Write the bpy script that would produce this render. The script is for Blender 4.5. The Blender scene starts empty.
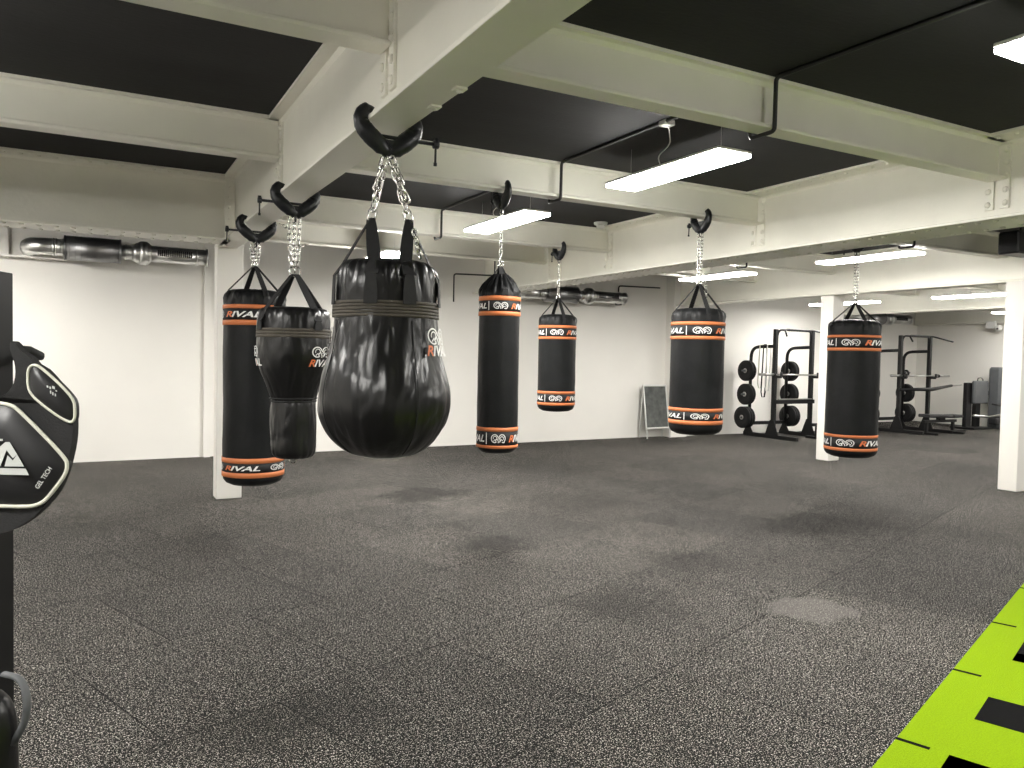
import bpy, math, random
from mathutils import Vector, Matrix, noise
random.seed(4)
PI = math.pi; R = math.radians
SC = bpy.context.scene
COL = SC.collection

# ------------------------------------------------------------------ materials
def nt(name):
    m = bpy.data.materials.new(name); m.use_nodes = True
    t = m.node_tree; return m, t, t.nodes['Principled BSDF']
def N(t, kind, **kw):
    n = t.nodes.new(kind)
    for k, v in kw.items():
        if k.startswith('_'): setattr(n, k[1:], v)
        else: n.inputs[k.replace('__', ' ')].default_value = v
    return n
def mat(name, c, rough=.5, metal=0., var=.06, scale=6., bump=0., bscale=60., spec=.5, stretch=(1, 1, 1), coat=0.):
    m, t, b = nt(name)
    tc = N(t, 'ShaderNodeTexCoord'); mp = N(t, 'ShaderNodeMapping'); mp.inputs['Scale'].default_value = stretch
    t.links.new(tc.outputs['Object'], mp.inputs['Vector'])
    no = N(t, 'ShaderNodeTexNoise', Scale=scale, Detail=4.)
    t.links.new(mp.outputs['Vector'], no.inputs['Vector'])
    cr = N(t, 'ShaderNodeValToRGB')
    cr.color_ramp.elements[0].position = .3; cr.color_ramp.elements[1].position = .7
    cr.color_ramp.elements[0].color = (*[x * (1 - var) for x in c], 1)
    cr.color_ramp.elements[1].color = (*[min(1, x * (1 + var)) for x in c], 1)
    t.links.new(no.outputs['Fac'], cr.inputs['Fac']); t.links.new(cr.outputs['Color'], b.inputs['Base Color'])
    b.inputs['Roughness'].default_value = rough; b.inputs['Metallic'].default_value = metal
    b.inputs['Specular IOR Level'].default_value = spec
    if coat: b.inputs['Coat Weight'].default_value = coat; b.inputs['Coat Roughness'].default_value = .25
    if bump:
        n2 = N(t, 'ShaderNodeTexNoise', Scale=bscale, Detail=3.)
        t.links.new(mp.outputs['Vector'], n2.inputs['Vector'])
        bp = N(t, 'ShaderNodeBump', Strength=bump, Distance=.01)
        t.links.new(n2.outputs['Fac'], bp.inputs['Height']); t.links.new(bp.outputs['Normal'], b.inputs['Normal'])
    return m
def emit(name, c, s):
    m, t, b = nt(name); b.inputs['Base Color'].default_value = (.9, .9, .9, 1)
    b.inputs['Emission Color'].default_value = (*c, 1); b.inputs['Emission Strength'].default_value = s
    return m

M = {}
M['beam'] = mat('steel_paint', (.85, .835, .75), .42, var=.05, scale=1.6, bump=.15, bscale=30)
M['wall'] = mat('wall_paint', (.83, .81, .765), .75, var=.02, scale=1.2, bump=.05, bscale=80)
M['column'] = mat('column_paint', (.82, .80, .75), .55, var=.02, scale=1.5)
M['ceil'] = mat('ceiling_black', (.009, .009, .0095), .8, var=.35, scale=1.3, stretch=(1, 2.5, 1), bump=.2, bscale=20)
M['leather'] = mat('bag_leather', (.006, .006, .0065), .36, var=.3, scale=8, bump=.35, bscale=16, spec=.6)
M['vinyl'] = mat('bag_vinyl', (.0075, .008, .0085), .5, var=.3, scale=5, bump=.25, bscale=25, spec=.22)
M['shiny'] = mat('bag_glossy_leather', (.006, .006, .0065), .32, var=.3, scale=5, bump=.5, bscale=9, spec=.5, stretch=(1.6, 1.6, .6))
M['orange'] = mat('orange_tape', (.60, .185, .06), .55, var=.05)
M['redorange'] = mat('letter_orange', (.66, .17, .055), .5, var=.05)
M['white'] = mat('print_white', (.82, .82, .80), .5, var=.03)
M['web'] = mat('webbing_black', (.009, .009, .0095), .75, var=.3, scale=60)
M['belt'] = mat('webbing_brown', (.075, .065, .05), .7, var=.3, scale=40, bump=.4, bscale=90, stretch=(.2, .2, 4))
M['iron'] = mat('clamp_iron', (.005, .006, .008), .38, var=.3, bump=.15, bscale=90)
M['chrome'] = mat('chain_zinc', (.72, .71, .68), .22, 1., var=.08)
M['galv'] = mat('duct_galvanised', (.70, .70, .69), .33, 1., var=.12, scale=3)
M['galvd'] = mat('duct_grey', (.30, .30, .305), .38, 1., var=.12, scale=3)
M['rack'] = mat('rack_black', (.008, .008, .0085), .45, var=.2, spec=.35)
M['plate'] = mat('plate_rubber', (.010, .010, .0105), .6, var=.2, spec=.3)
M['steel'] = mat('bar_steel', (.45, .44, .42), .3, 1., var=.06)
M['pad'] = mat('pad_vinyl', (.018, .018, .0195), .4, var=.15)
M['grey'] = mat('machine_grey', (.09, .095, .10), .5, var=.1)
M['plastic'] = mat('white_plastic', (.75, .75, .72), .45, var=.02)
M['cable'] = mat('black_cable', (.012, .012, .012), .5, var=.1)
M['slate'] = mat('chalk_slate', (.075, .08, .075), .7, var=.4, scale=9)
M['neo'] = mat('pad_neoprene', (.008, .008, .0085), .7, var=.3, scale=30, bump=.2, bscale=150)
M['piping'] = mat('pad_piping', (.70, .70, .60), .5, var=.04)
M['silver'] = mat('pad_silver_print', (.60, .62, .60), .4, var=.04)
M['light'] = emit('led_diffuser', (1., .975, .925), 16.)
M['light_old'] = emit('led_diffuser_weaker', (1., .97, .915), 12.)
M['turfblack'] = mat('turf_black', (.007, .007, .007), .95, var=.3, scale=200, bump=.3, bscale=300, spec=.03)
M['turf'] = mat('turf_lime', (.235, .375, .003), .95, var=.16, scale=160, bump=.8, bscale=260, spec=.1)

# floor: black rubber tiles with pale flecks, laid askew to the building
FA = R(20.2); FO = Vector((2.905, 2.0, 0))
FU = Vector((math.cos(FA), math.sin(FA), 0)); FV = Vector((math.sin(FA), -math.cos(FA), 0))
def floor_mat():
    m, t, b = nt('rubber_floor')
    L = t.links.new
    tc = N(t, 'ShaderNodeTexCoord')
    sub = N(t, 'ShaderNodeVectorMath', _operation='SUBTRACT'); sub.inputs[1].default_value = FO
    L(tc.outputs['Object'], sub.inputs[0])
    du = N(t, 'ShaderNodeVectorMath', _operation='DOT_PRODUCT'); du.inputs[1].default_value = FU
    dv = N(t, 'ShaderNodeVectorMath', _operation='DOT_PRODUCT'); dv.inputs[1].default_value = FV
    L(sub.outputs[0], du.inputs[0]); L(sub.outputs[0], dv.inputs[0])
    au = N(t, 'ShaderNodeMath', _operation='ADD'); au.inputs[1].default_value = .05 + 40
    av = N(t, 'ShaderNodeMath', _operation='ADD'); av.inputs[1].default_value = -.005 + 1.06 * 40
    L(du.outputs['Value'], au.inputs[0]); L(dv.outputs['Value'], av.inputs[0])
    cb = N(t, 'ShaderNodeCombineXYZ'); L(au.outputs[0], cb.inputs[0]); L(av.outputs[0], cb.inputs[1])
    br = N(t, 'ShaderNodeTexBrick', _offset=.5, _offset_frequency=2)
    br.inputs['Scale'].default_value = 1.; br.inputs['Brick Width'].default_value = 1.; br.inputs['Row Height'].default_value = 1.06
    br.inputs['Mortar Size'].default_value = .0045; br.inputs['Mortar Smooth'].default_value = .3
    br.inputs['Color1'].default_value = (.80, .80, .80, 1); br.inputs['Color2'].default_value = (1.08, 1.07, 1.05, 1)
    br.inputs['Mortar'].default_value = (.22, .22, .22, 1)
    L(cb.outputs[0], br.inputs['Vector'])
    # large soft mottling and wear
    n1 = N(t, 'ShaderNodeTexNoise', Scale=.55, Detail=5., Roughness=.62); L(tc.outputs['Object'], n1.inputs['Vector'])
    r1 = N(t, 'ShaderNodeMapRange'); r1.inputs['From Min'].default_value = .32; r1.inputs['From Max'].default_value = .62
    r1.inputs['To Min'].default_value = .78; r1.inputs['To Max'].default_value = 1.08; L(n1.outputs['Fac'], r1.inputs['Value'])
    # flecks, two sizes
    def fleck(scale, lo, hi):
        v = N(t, 'ShaderNodeTexNoise', Scale=scale, Detail=2., Roughness=.6); L(tc.outputs['Object'], v.inputs['Vector'])
        r = N(t, 'ShaderNodeMapRange'); r.inputs['From Min'].default_value = lo; r.inputs['From Max'].default_value = hi
        L(v.outputs['Fac'], r.inputs['Value']); return r
    f1 = fleck(165., .60, .625); f2 = fleck(95., .635, .655)
    mx = N(t, 'ShaderNodeMath', _operation='MAXIMUM'); L(f1.outputs[0], mx.inputs[0]); L(f2.outputs[0], mx.inputs[1])
    c = N(t, 'ShaderNodeMix', _data_type='RGBA'); c.inputs['A'].default_value = (.012, .0117, .011, 1); c.inputs['B'].default_value = (.62, .585, .54, 1)
    L(mx.outputs[0], c.inputs['Factor'])
    m1 = N(t, 'ShaderNodeMix', _data_type='RGBA', _blend_type='MULTIPLY'); m1.inputs['Factor'].default_value = 1
    L(c.outputs['Result'], m1.inputs['A']); L(br.outputs['Color'], m1.inputs['B'])
    m2 = N(t, 'ShaderNodeVectorMath', _operation='SCALE'); L(m1.outputs['Result'], m2.inputs[0]); L(r1.outputs[0], m2.inputs['Scale'])
    # pale dried spill near the green mat, its outline broken by noise
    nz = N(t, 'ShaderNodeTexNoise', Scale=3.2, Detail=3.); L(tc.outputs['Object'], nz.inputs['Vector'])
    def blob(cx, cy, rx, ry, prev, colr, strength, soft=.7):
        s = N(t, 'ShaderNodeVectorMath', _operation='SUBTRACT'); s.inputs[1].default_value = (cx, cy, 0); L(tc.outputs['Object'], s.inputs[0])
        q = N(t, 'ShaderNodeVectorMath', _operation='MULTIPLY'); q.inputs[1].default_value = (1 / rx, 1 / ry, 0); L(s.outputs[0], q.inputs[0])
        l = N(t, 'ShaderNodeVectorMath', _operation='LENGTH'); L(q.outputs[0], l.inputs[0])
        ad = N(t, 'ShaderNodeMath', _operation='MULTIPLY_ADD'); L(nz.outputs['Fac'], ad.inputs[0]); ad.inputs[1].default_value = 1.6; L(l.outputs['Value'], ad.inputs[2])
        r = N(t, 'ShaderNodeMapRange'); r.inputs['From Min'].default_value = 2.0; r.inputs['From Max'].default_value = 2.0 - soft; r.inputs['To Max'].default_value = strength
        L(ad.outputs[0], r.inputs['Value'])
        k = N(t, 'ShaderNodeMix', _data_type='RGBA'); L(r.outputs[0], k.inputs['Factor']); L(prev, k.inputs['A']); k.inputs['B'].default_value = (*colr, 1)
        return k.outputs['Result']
    o = blob(3.97, 3.33, .30, .20, m2.outputs[0], (.16, .15, .14), .42, .25)
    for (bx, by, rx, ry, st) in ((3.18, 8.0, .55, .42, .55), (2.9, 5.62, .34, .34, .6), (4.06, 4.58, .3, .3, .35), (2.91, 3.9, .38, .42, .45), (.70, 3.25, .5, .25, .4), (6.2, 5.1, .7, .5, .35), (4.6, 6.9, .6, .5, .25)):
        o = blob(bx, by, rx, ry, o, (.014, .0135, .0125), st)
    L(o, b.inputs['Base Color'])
    b.inputs['Roughness'].default_value = .8; b.inputs['Specular IOR Level'].default_value = .07
    bp = N(t, 'ShaderNodeBump', Strength=.25, Distance=.002); L(f1.outputs[0], bp.inputs['Height']); L(bp.outputs['Normal'], b.inputs['Normal'])
    return m
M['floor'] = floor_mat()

# ------------------------------------------------------------------ mesh builder
class MB:
    def __init__(s): s.v = []; s.f = []; s.sm = []
    def add(s, vs, fs, smooth=False, T=None):
        o = len(s.v)
        s.v += [tuple(T @ Vector(p)) if T else tuple(p) for p in vs]
        s.f += [tuple(i + o for i in f) for f in fs]; s.sm += [smooth] * len(fs); return s
    def box(s, x0, x1, y0, y1, z0, z1, bev=0., T=None):
        if not bev:
            vs = [(x, y, z) for x in (x0, x1) for y in (y0, y1) for z in (z0, z1)]
            fs = [(0, 1, 3, 2), (4, 6, 7, 5), (0, 4, 5, 1), (2, 3, 7, 6), (0, 2, 6, 4), (1, 5, 7, 3)]
            return s.add(vs, fs, T=T)
        b = min(bev, (x1 - x0) / 2.01, (y1 - y0) / 2.01, (z1 - z0) / 2.01)
        def ring(i, z):
            return [(x0 + i, y0 + b, z), (x0 + b, y0 + i, z), (x1 - b, y0 + i, z), (x1 - i, y0 + b, z),
                    (x1 - i, y1 - b, z), (x1 - b, y1 - i, z), (x0 + b, y1 - i, z), (x0 + i, y1 - b, z)]
        k = b * .7
        def ins(z):
            return [(x0 + k, y0 + b, z), (x0 + b, y0 + k, z), (x1 - b, y0 + k, z), (x1 - k, y0 + b, z),
                    (x1 - k, y1 - b, z), (x1 - b, y1 - k, z), (x0 + b, y1 - k, z), (x0 + k, y1 - b, z)]
        rs = [ins(z0), ring(0, z0 + b), ring(0, z1 - b), ins(z1)]
        vs = [p for r in rs for p in r]; fs = [tuple(range(7, -1, -1)), tuple(range(24, 32))]
        for j in range(3):
            for i in range(8): fs.append((j * 8 + i, j * 8 + (i + 1) % 8, j * 8 + 8 + (i + 1) % 8, j * 8 + 8 + i))
        return s.add(vs, fs, T=T)
    def tube(s, pts, r, n=8, closed=False, flat=None, T=None, smooth=True):
        """swept tube; r number or list; flat=(a,b) for an elliptical section scale"""
        P = [Vector(p) for p in pts]; k = len(P); vs = []; fs = []
        rr = r if isinstance(r, (list, tuple)) else [r] * k
        up = None
        for i in range(k):
            if closed: d = P[(i + 1) % k] - P[i - 1]
            else: d = P[min(i + 1, k - 1)] - P[max(i - 1, 0)]
            d.normalize()
            if up is None:
                up = Vector((0, 0, 1)) if abs(d.z) < .9 else Vector((1, 0, 0))
            a = d.cross(up)
            if a.length < 1e-4: a = d.orthogonal()
            a.normalize(); up = a.cross(d).normalized()
            fa, fb = flat if flat else (1, 1)
            for j in range(n):
                t = 2 * PI * j / n
                vs.append(P[i] + a * math.cos(t) * rr[i] * fa + up * math.sin(t) * rr[i] * fb)
        m = k if closed else k - 1
        for i in range(m):
            for j in range(n):
                A = i * n; B = ((i + 1) % k) * n
                fs.append((A + j, B + j, B + (j + 1) % n, A + (j + 1) % n))
        if not closed: fs += [tuple(range(n)), tuple(range(k * n - 1, (k - 1) * n - 1, -1))]
        return s.add(vs, fs, smooth, T)
    def lathe(s, prof, n=48, fn=None, T=None, cap=True, smooth=True):
        """prof list of (r,z); fn(theta,z,r)->r"""
        vs = []; fs = []
        for (r, z) in prof:
            for j in range(n):
                t = 2 * PI * j / n; q = fn(t, z, r) if fn else r
                vs.append((q * math.cos(t), q * math.sin(t), z))
        for i in range(len(prof) - 1):
            for j in range(n):
                fs.append((i * n + j, i * n + (j + 1) % n, i * n + n + (j + 1) % n, i * n + n + j))
        if cap: fs += [tuple(range(n - 1, -1, -1)), tuple(range((len(prof) - 1) * n, len(prof) * n))]
        return s.add(vs, fs, smooth, T)
    def cyl(s, p0, p1, r, n=16, r1=None, smooth=True):
        p0 = Vector(p0); p1 = Vector(p1); d = p1 - p0; q = d.to_track_quat('Z', 'Y').to_matrix().to_4x4()
        T = Matrix.Translation(p0) @ q
        return s.lathe([(r, 0), (r if r1 is None else r1, d.length)], n, T=T, smooth=smooth)
    def prism(s, poly, d, T=None):
        """2-D polygon in local XY extruded by d along Z"""
        n = len(poly)
        vs = [(x, y, 0) for x, y in poly] + [(x, y, d) for x, y in poly]
        fs = [tuple(range(n - 1, -1, -1)), tuple(range(n, 2 * n))] + [(i, (i + 1) % n, n + (i + 1) % n, n + i) for i in range(n)]
        return s.add(vs, fs, T=T)
    def dome(s, p, r, nrm=(0, 0, 1), T=None):
        q = Vector(nrm).to_track_quat('Z', 'Y').to_matrix().to_4x4(); X = Matrix.Translation(Vector(p)) @ q
        if T: X = T @ X
        return s.lathe([(r, 0), (r * .8, r * .45), (r * .3, r * .68)], 8, T=X)
    def build(s, name, m, parent=None, loc=None):
        me = bpy.data.meshes.new(name); me.from_pydata(s.v, [], s.f)
        me.polygons.foreach_set('use_smooth', s.sm); me.update()
        me.materials.append(m if not isinstance(m, str) else M[m])
        o = bpy.data.objects.new(name, me); COL.objects.link(o)
        if parent: o.parent = parent
        if loc: o.location = loc
        return o

def thing(name, label, cat, loc=(0, 0, 0), rz=0, group=None):
    o = bpy.data.objects.new(name, None); COL.objects.link(o); o.location = loc; o.rotation_euler = (0, 0, rz)
    o.empty_display_size = .1
    o['label'] = label; o['category'] = cat
    if group: o['group'] = group
    return o
def tag(o, label, cat, group=None):
    o['label'] = label; o['category'] = cat
    if group: o['group'] = group
    return o
def struct(o): o['kind'] = 'structure'; return o
def copy_tree(o, parent=None):
    kids = [c for c in COL.objects if c.parent == o]
    c = o.copy(); COL.objects.link(c); c.parent = parent
    for k in kids: copy_tree(k, c)
    return c

# ------------------------------------------------------------------ room shell
ZC = 3.23
X0, X1, Y0 = -4.0, 19.85, -3.2
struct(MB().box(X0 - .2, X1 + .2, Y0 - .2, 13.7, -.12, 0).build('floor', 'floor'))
struct(MB().box(X0 - .2, X1 + .2, Y0 - .2, 13.7, ZC, ZC + .15).build('ceiling', 'ceil'))
def wall(poly, nm, z=ZC, m='wall'):
    return struct(MB().prism(poly, z).build(nm, m))
wall([(X0, 11.81), (10.1, 12.29), (10.1, 12.45), (X0, 12.0)], 'wall_back')
wall([(10.1, 12.05), (10.5, 12.05), (10.5, 12.22), (14.9, 12.22), (14.9, 13.5), (X1, 13.5), (X1, 13.65), (14.7, 13.65), (14.7, 12.45), (10.1, 12.45)], 'wall_back_right')
wall([(X1, Y0), (X1 + .15, Y0), (X1 + .15, 13.65), (X1, 13.65)], 'wall_right')
wall([(X0 - .15, Y0), (X0, Y0), (X0, 12.0), (X0 - .15, 12.0)], 'wall_left')
wall([(X0 - .15, Y0 - .15), (X1 + .15, Y0 - .15), (X1 + .15, Y0), (X0 - .15, Y0)], 'wall_front')
# pilaster strip on the back wall beside the near column
struct(MB().box(1.385, 1.475, 11.93, 12.02, 0, ZC).build('trim_1', 'wall'))

# ------------------------------------------------------------------ steelwork
def girder(nm, axis, a0, a1, c0, c1, z0, rivets=False, extra=None, tf=.022):
    """I-section girder. axis 'y': runs a0..a1 along Y, flange spans x c0..c1"""
    b = MB(); cm = (c0 + c1) / 2; tw = .008
    def bx(p0, p1, q0, q1, r0, r1, bev=0):
        if axis == 'y': b.box(q0, q1, p0, p1, r0, r1, bev)
        else: b.box(p0, p1, q0, q1, r0, r1, bev)
    bx(a0, a1, c0, c1, z0, z0 + tf, .004)
    bx(a0, a1, c0, c1, ZC - tf, ZC - .0005)
    bx(a0, a1, cm - tw, cm + tw, z0 + tf, ZC - tf)
    # root fillets
    for s in (-1, 1):
        for (zz, dz) in ((z0 + tf, 1), (ZC - tf, -1)):
            q = [(cm + s * tw, zz + dz * .022), (cm + s * (tw + .022), zz), (cm + s * tw, zz)]
            vs = []
            for p in (a0, a1):
                for (c, z) in q: vs.append((c, p, z) if axis == 'y' else (p, c, z))
            b.add(vs, [(0, 1, 2), (3, 5, 4), (0, 3, 4, 1), (1, 4, 5, 2), (0, 2, 5, 3)])
    if rivets:
        n = int((a1 - a0) / .13)
        for i in range(n + 1):
            a = a0 + .06 + i * .13
            if a > a1 - .03: break
            for s in (-1, 1):
                c = cm + s * (c1 - c0) * .32
                p = (c, a, z0) if axis == 'y' else (a, c, z0)
                b.dome(p, .021, (0, 0, -1))
                c = cm + s * (c1 - c0) * .34
                p = (c, a, ZC - tf) if axis == 'y' else (a, c, ZC - tf)
                b.dome(p, .018, (0, 0, -1))
    if extra: extra(b)
    return b
G1 = (1.09, 1.30); GZ = 2.61
def cleats(b, c, side, ys, z0, z1):
    """angle plates with bolts on a girder web at x=c where cross beams meet, on the given side"""
    for y in ys:
        for dy in (-.09, .09):
            ya, yb = sorted((y + dy * .25, y + dy))
            b.box(min(c, c + side * .016), max(c, c + side * .016), ya, yb, z0 + .01, z1 - .01, .002)
            n = 5
            for k in range(n):
                b.dome((c + side * .016, y + dy * .7, z0 + .05 + k * (z1 - z0 - .1) / (n - 1)), .023, (side, 0, 0))
BY = [(-1.5, -1.36), (.92, 1.06), (3.37, 3.51), (5.75, 5.89), (8.36, 8.50), (10.0, 10.14)]
mid = [(a + b) / 2 for a, b in BY]
def ex1(b):
    cleats(b, 1.187, -1, [mid[0], mid[1], mid[2], mid[3]], GZ + .12, ZC - .03)
    cleats(b, 1.203, 1, [mid[0], mid[1], mid[2], mid[3]], GZ + .12, ZC - .03)
    # small bolted lug left on the underside
    for yy in (2.86, 3.12): b.box(1.25, 1.298, yy - .03, yy + .02, GZ - .010, GZ - .001); b.dome((1.275, yy, GZ - .010), .014, (0, 0, -1))
struct(girder('g', 'y', Y0, 8.49, *G1, GZ, extra=ex1).build('girder_near', 'beam'))
G2 = (5.70, 6.20)
def ex2(b):
    cm = sum(G2) / 2
    cleats(b, cm - .008, -1, mid[2:5], GZ + .1, ZC - .03); cleats(b, cm + .008, 1, mid[2:5], GZ + .1, ZC - .03)
    for s in (-1, 1):
        xa, xb = sorted((cm + s * .01, cm + s * .235)); b.box(xa, xb, 9.60, 9.625, GZ + .02, ZC - .02)
        for k in range(9): b.dome((cm + s * .2, 9.60, GZ + .07 + k * .06), .012, (0, -1, 0))
struct(girder('g', 'y', Y0, 12.1, *G2, GZ, True, ex2).build('girder_middle', 'beam'))
G3 = (10.13, 10.36)
struct(girder('g', 'y', Y0, 12.04, *G3, GZ).build('girder_far', 'beam'))
G4 = (14.6, 14.82)
struct(girder('g', 'y', Y0, 12.2, *G4, GZ).build('girder_farther', 'beam'))
struct(girder('g', 'y', Y0, 13.48, 19.6, 19.8, GZ).build('girder_last', 'beam'))
# cross beams, each bay between girders
def cross(nm, x0, x1, k, z=2.93):
    y0, y1 = BY[k]
    return struct(girder('b', 'x', x0, x1, y0, y1, z).build(nm, 'beam'))
webs = [1.195, 5.95, 10.245, 14.71, 19.7]
for k in range(6):
    for i in range(4):
        cross('cross_beam', webs[i] + .03, webs[i + 1] - .03, k)
for k in (0, 1, 2, 3): cross('cross_beam', X0, 1.165, k)
struct(girder('b', 'x', X0, 1.165, 7.88, 8.28, GZ, True).build('riveted_beam', 'beam'))
# angle bracket at the end of the riveted beam
b = MB().box(1.09, 1.18, 7.86, 7.88, GZ + .02, ZC - .03)
for k in range(5): b.dome((1.13, 7.86, GZ + .1 + k * .1), .014, (0, -1, 0))
struct(b.build('beam_bracket', 'beam'))
# columns
def column(nm, x0, x1, y0, y1, z):
    b = MB().box(x0, x1, y0, y1, 0, z, .006)
    b.box(x0 - .004, x1 + .004, y0 - .004, y1 + .004, z - .035, z - .02)
    return struct(b.build(nm, 'column'))
column('column_near', 1.11, 1.365, 8.505, 8.72, 2.66)
struct(MB().box(1.10, 1.38, 8.51, 8.73, 2.665, ZC - .002).build('column_head', 'beam'))
column('column_middle', 10.18, 10.43, 8.10 + .25, 8.34 + .25, 2.605)
column('column_right', 10.03, 10.28, 5.43, 5.66, 2.60)

# ------------------------------------------------------------------ lights
def fillet(pts, r=.03, k=4):
    P = [Vector(p) for p in pts]; out = [P[0]]
    for i in range(1, len(P) - 1):
        a = (P[i - 1] - P[i]); c = (P[i + 1] - P[i]); rr = min(r, a.length / 2, c.length / 2)
        a = P[i] + a.normalized() * rr; c = P[i] + c.normalized() * rr
        for j in range(k + 1):
            t = j / k; out.append((1 - t) ** 2 * a + 2 * t * (1 - t) * P[i] + t * t * c)
    out.append(P[-1]); return out
def ceiling_light(x, y, z, label, l=1.4, w=.30, rose=True, group='suspended strip lights'):
    t = thing('strip_light', label, 'ceiling light', (x, y, z), 0, group)
    b = MB().box(-w / 2, w / 2, -l / 2, l / 2, .0105, .030, .003)
    b.build('housing', 'plastic', t)
    MB().box(-w / 2 + .003, w / 2 - .003, -l / 2 + .003, l / 2 - .003, -.014, .010, .003).build('diffuser', M['light'] if x < 7 else M['light_old'], t)
    if rose:
        c = MB()
        c.tube(fillet([(-.05, .06, .025), (-.16, -.02, .09), (-.12, -.12, .16), (-.22, -.22, ZC - z - .05), (-.25, -.23, ZC - z - .03)], .05), .004, 6)
        c.build('flex_cable', 'plastic', t)
        for sy in (-.55, .55):
            MB().tube([(0, sy * l / 1.4, .02), (0, sy * l / 1.4, ZC - z)], .0015, 4).build('suspension_wire', 'plastic', t)
        MB().box(-.295, -.205, -.27, -.19, ZC - z - .035, ZC - z, .006).build('ceiling_rose', 'plastic', t)
    return t
ceiling_light(3.80, 4.60, 2.95, 'large bright strip light nearest the centre, hung between the two front cross beams', 1.3)
ceiling_light(3.74, 7.18, 2.93, 'bright strip light hung directly behind the slim punching bag chain', 1.36)
ceiling_light(3.66, 1.38, 2.95, 'strip light cut off by the upper right edge of the photo', 1.4)
ceiling_light(3.22, 9.55, 2.77, 'strip light glowing just above the big round bag, seen between its straps', 1.2)
ceiling_light(8.48, 9.15, 2.845, 'strip light behind the chain of the wide bag left of the squat racks')
ceiling_light(8.80, 6.72, 2.91, 'long strip light behind the chain of the rightmost punching bag')
ceiling_light(13.45, 8.1, 2.76, 'long thin strip light seen left of the right hand column')
ceiling_light(13.15, 10.55, 2.735, 'small far strip light passing behind the middle column', 1.45)
ceiling_light(18.4, 10.05, 2.78, 'smallest strip light at far right above the security camera', 1.1)
for (x, y, lb) in ((-1.6, 4.6, 'added strip light out of view, beside the left bay second cross beam'), (-1.6, 1.4, 'added strip light out of view in the left bay near the camera'),  # unseen strip lights, added to illuminate the bays
                   (8.8, 1.4, 'added strip light out of view to the right, near bay'), (-1.6, 9.9, 'added strip light out of view by the back wall on the left'),
                   (17.2, 7.2, 'added unseen strip light behind the right hand column')):
    ceiling_light(x, y, 2.93, lb)
for (x, y, lb) in ((8.8, 3.0, 'added unseen strip light beyond the right edge, second bay'), (13.4, 4.4, 'added unseen strip light beyond the right edge, farther bay')):  # two more unseen lamps, added for the light they give
    ceiling_light(x, y, 2.93, lb)

# ------------------------------------------------------------------ conduits
b = MB()
cx = 3.52
path = []
zl = ZC - .0135
pts = [(cx + .12, 1.1, zl)]
for (y0, y1) in BY[2:5]:
    pts += [(cx, y0 - .025, zl), (cx, y0 - .025, 2.905), (cx, y1 + .03, 2.905), (cx, y1 + .03, zl)]
pts += [(cx, 9.9, zl)]
b.tube(fillet(pts), .013, 8)
tag(b.build('cable_conduit', 'cable'), 'long black conduit dipping under the cross beams left of the nearest strip light', 'conduit')
b = MB()
pts = [(8.2, 1.1, zl)]
for (y0, y1) in BY[2:5]:
    pts += [(8.3, y0 - .025, zl), (8.3, y0 - .025, 2.905), (8.3, y1 + .03, 2.905), (8.3, y1 + .03, zl)]
pts += [(8.3, 9.9, zl)]
b.tube(fillet(pts), .013, 8)
tag(b.build('cable_conduit', 'cable'), 'black conduit dipping under the beams beside the rightmost bag light', 'conduit')
b = MB(); b.tube(fillet([(13.15, 1.1, zl), (13.15, 8.33, zl), (13.15, 8.33, 2.905), (13.15, 8.53, 2.905), (13.15, 8.53, zl), (13.15, 9.9, zl)]), .013, 8)
tag(b.build('cable_conduit', 'cable'), 'black conduit above the long thin light left of the right column', 'conduit')
# conduit on the back wall with a junction box
t = thing('wall_conduit', 'black conduit bent down the back wall to a small box right of the middle duct', 'conduit', (8.85, 12.20, 2.6))
MB().tube(fillet([(1.0, 0, .36), (0, 0, .34), (0, 0, .06)], .05), .014, 8).build('pipe', 'cable', t)
MB().box(-.06, .06, -.04, .03, -.03, .08, .008).build('junction_box', 'grey', t)
t = thing('wall_conduit', 'thin black conduit with a square bend left of the slim bag straps', 'conduit', (5.02, 11.0, 2.65))
MB().tube(fillet([(.55, 0, .17), (-.15, 0, .15), (-.15, 0, -.28)], .04), .012, 8).build('pipe', 'cable', t)
MB().tube([(.55, 0, .17), (.55, 0, .575)], .012, 8).build('pipe', 'cable', t)

# ceiling sensor dish
t = thing('smoke_detector', 'round white smoke detector on the ceiling at the middle girder', 'detector', (5.52, 8.02, ZC))
MB().lathe([(.03, -.075), (.05, -.065), (.055, -.03)], 20).build('sensor', 'plastic', t)
MB().lathe([(.08, -.03), (.085, -.02), (.085, 0)], 24).build('base', 'plastic', t)

# ------------------------------------------------------------------ ducts
def ringseg(b, x, r, w=.02, h=.008): b.cyl((x - w / 2, 0, 0), (x + w / 2, 0, 0), r + h, 28)
t = thing('ventilation_duct', 'silver ventilation duct with an elbow, high on the back wall at far left', 'duct', (-.60, 11.58, 2.83))
b = MB(); arc = [(-.12 + .0, .22, 0)] + [(.05 - .17 * math.cos(a) , .12 - .12 * math.sin(a) , 0) for a in [R(x) for x in (0, 20, 40, 60, 80)]] + [(.24, 0, 0)]
arc = fillet([(-.14, .28, -.02), (-.14, .02, 0), (.16, 0, 0)], .15, 6)
b.tube(arc, .108, 24); b.build('elbow', 'galv', t)
b = MB(); ringseg(b, .13, .109); ringseg(b, .165, .109); b.cyl((.15, 0, 0), (.26, 0, 0), .105, 28); ringseg(b, .235, .106); b.build('collar', 'galv', t)
b = MB(); b.cyl((.25, 0, 0), (.905, 0, 0), .158, 32); ringseg(b, .26, .158, .02, .004); ringseg(b, .895, .158, .02, .004)
for k in range(9): ringseg(b, .31 + k * .068, .158, .004, .002)
b.build('silencer', 'galvd', t)
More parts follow.
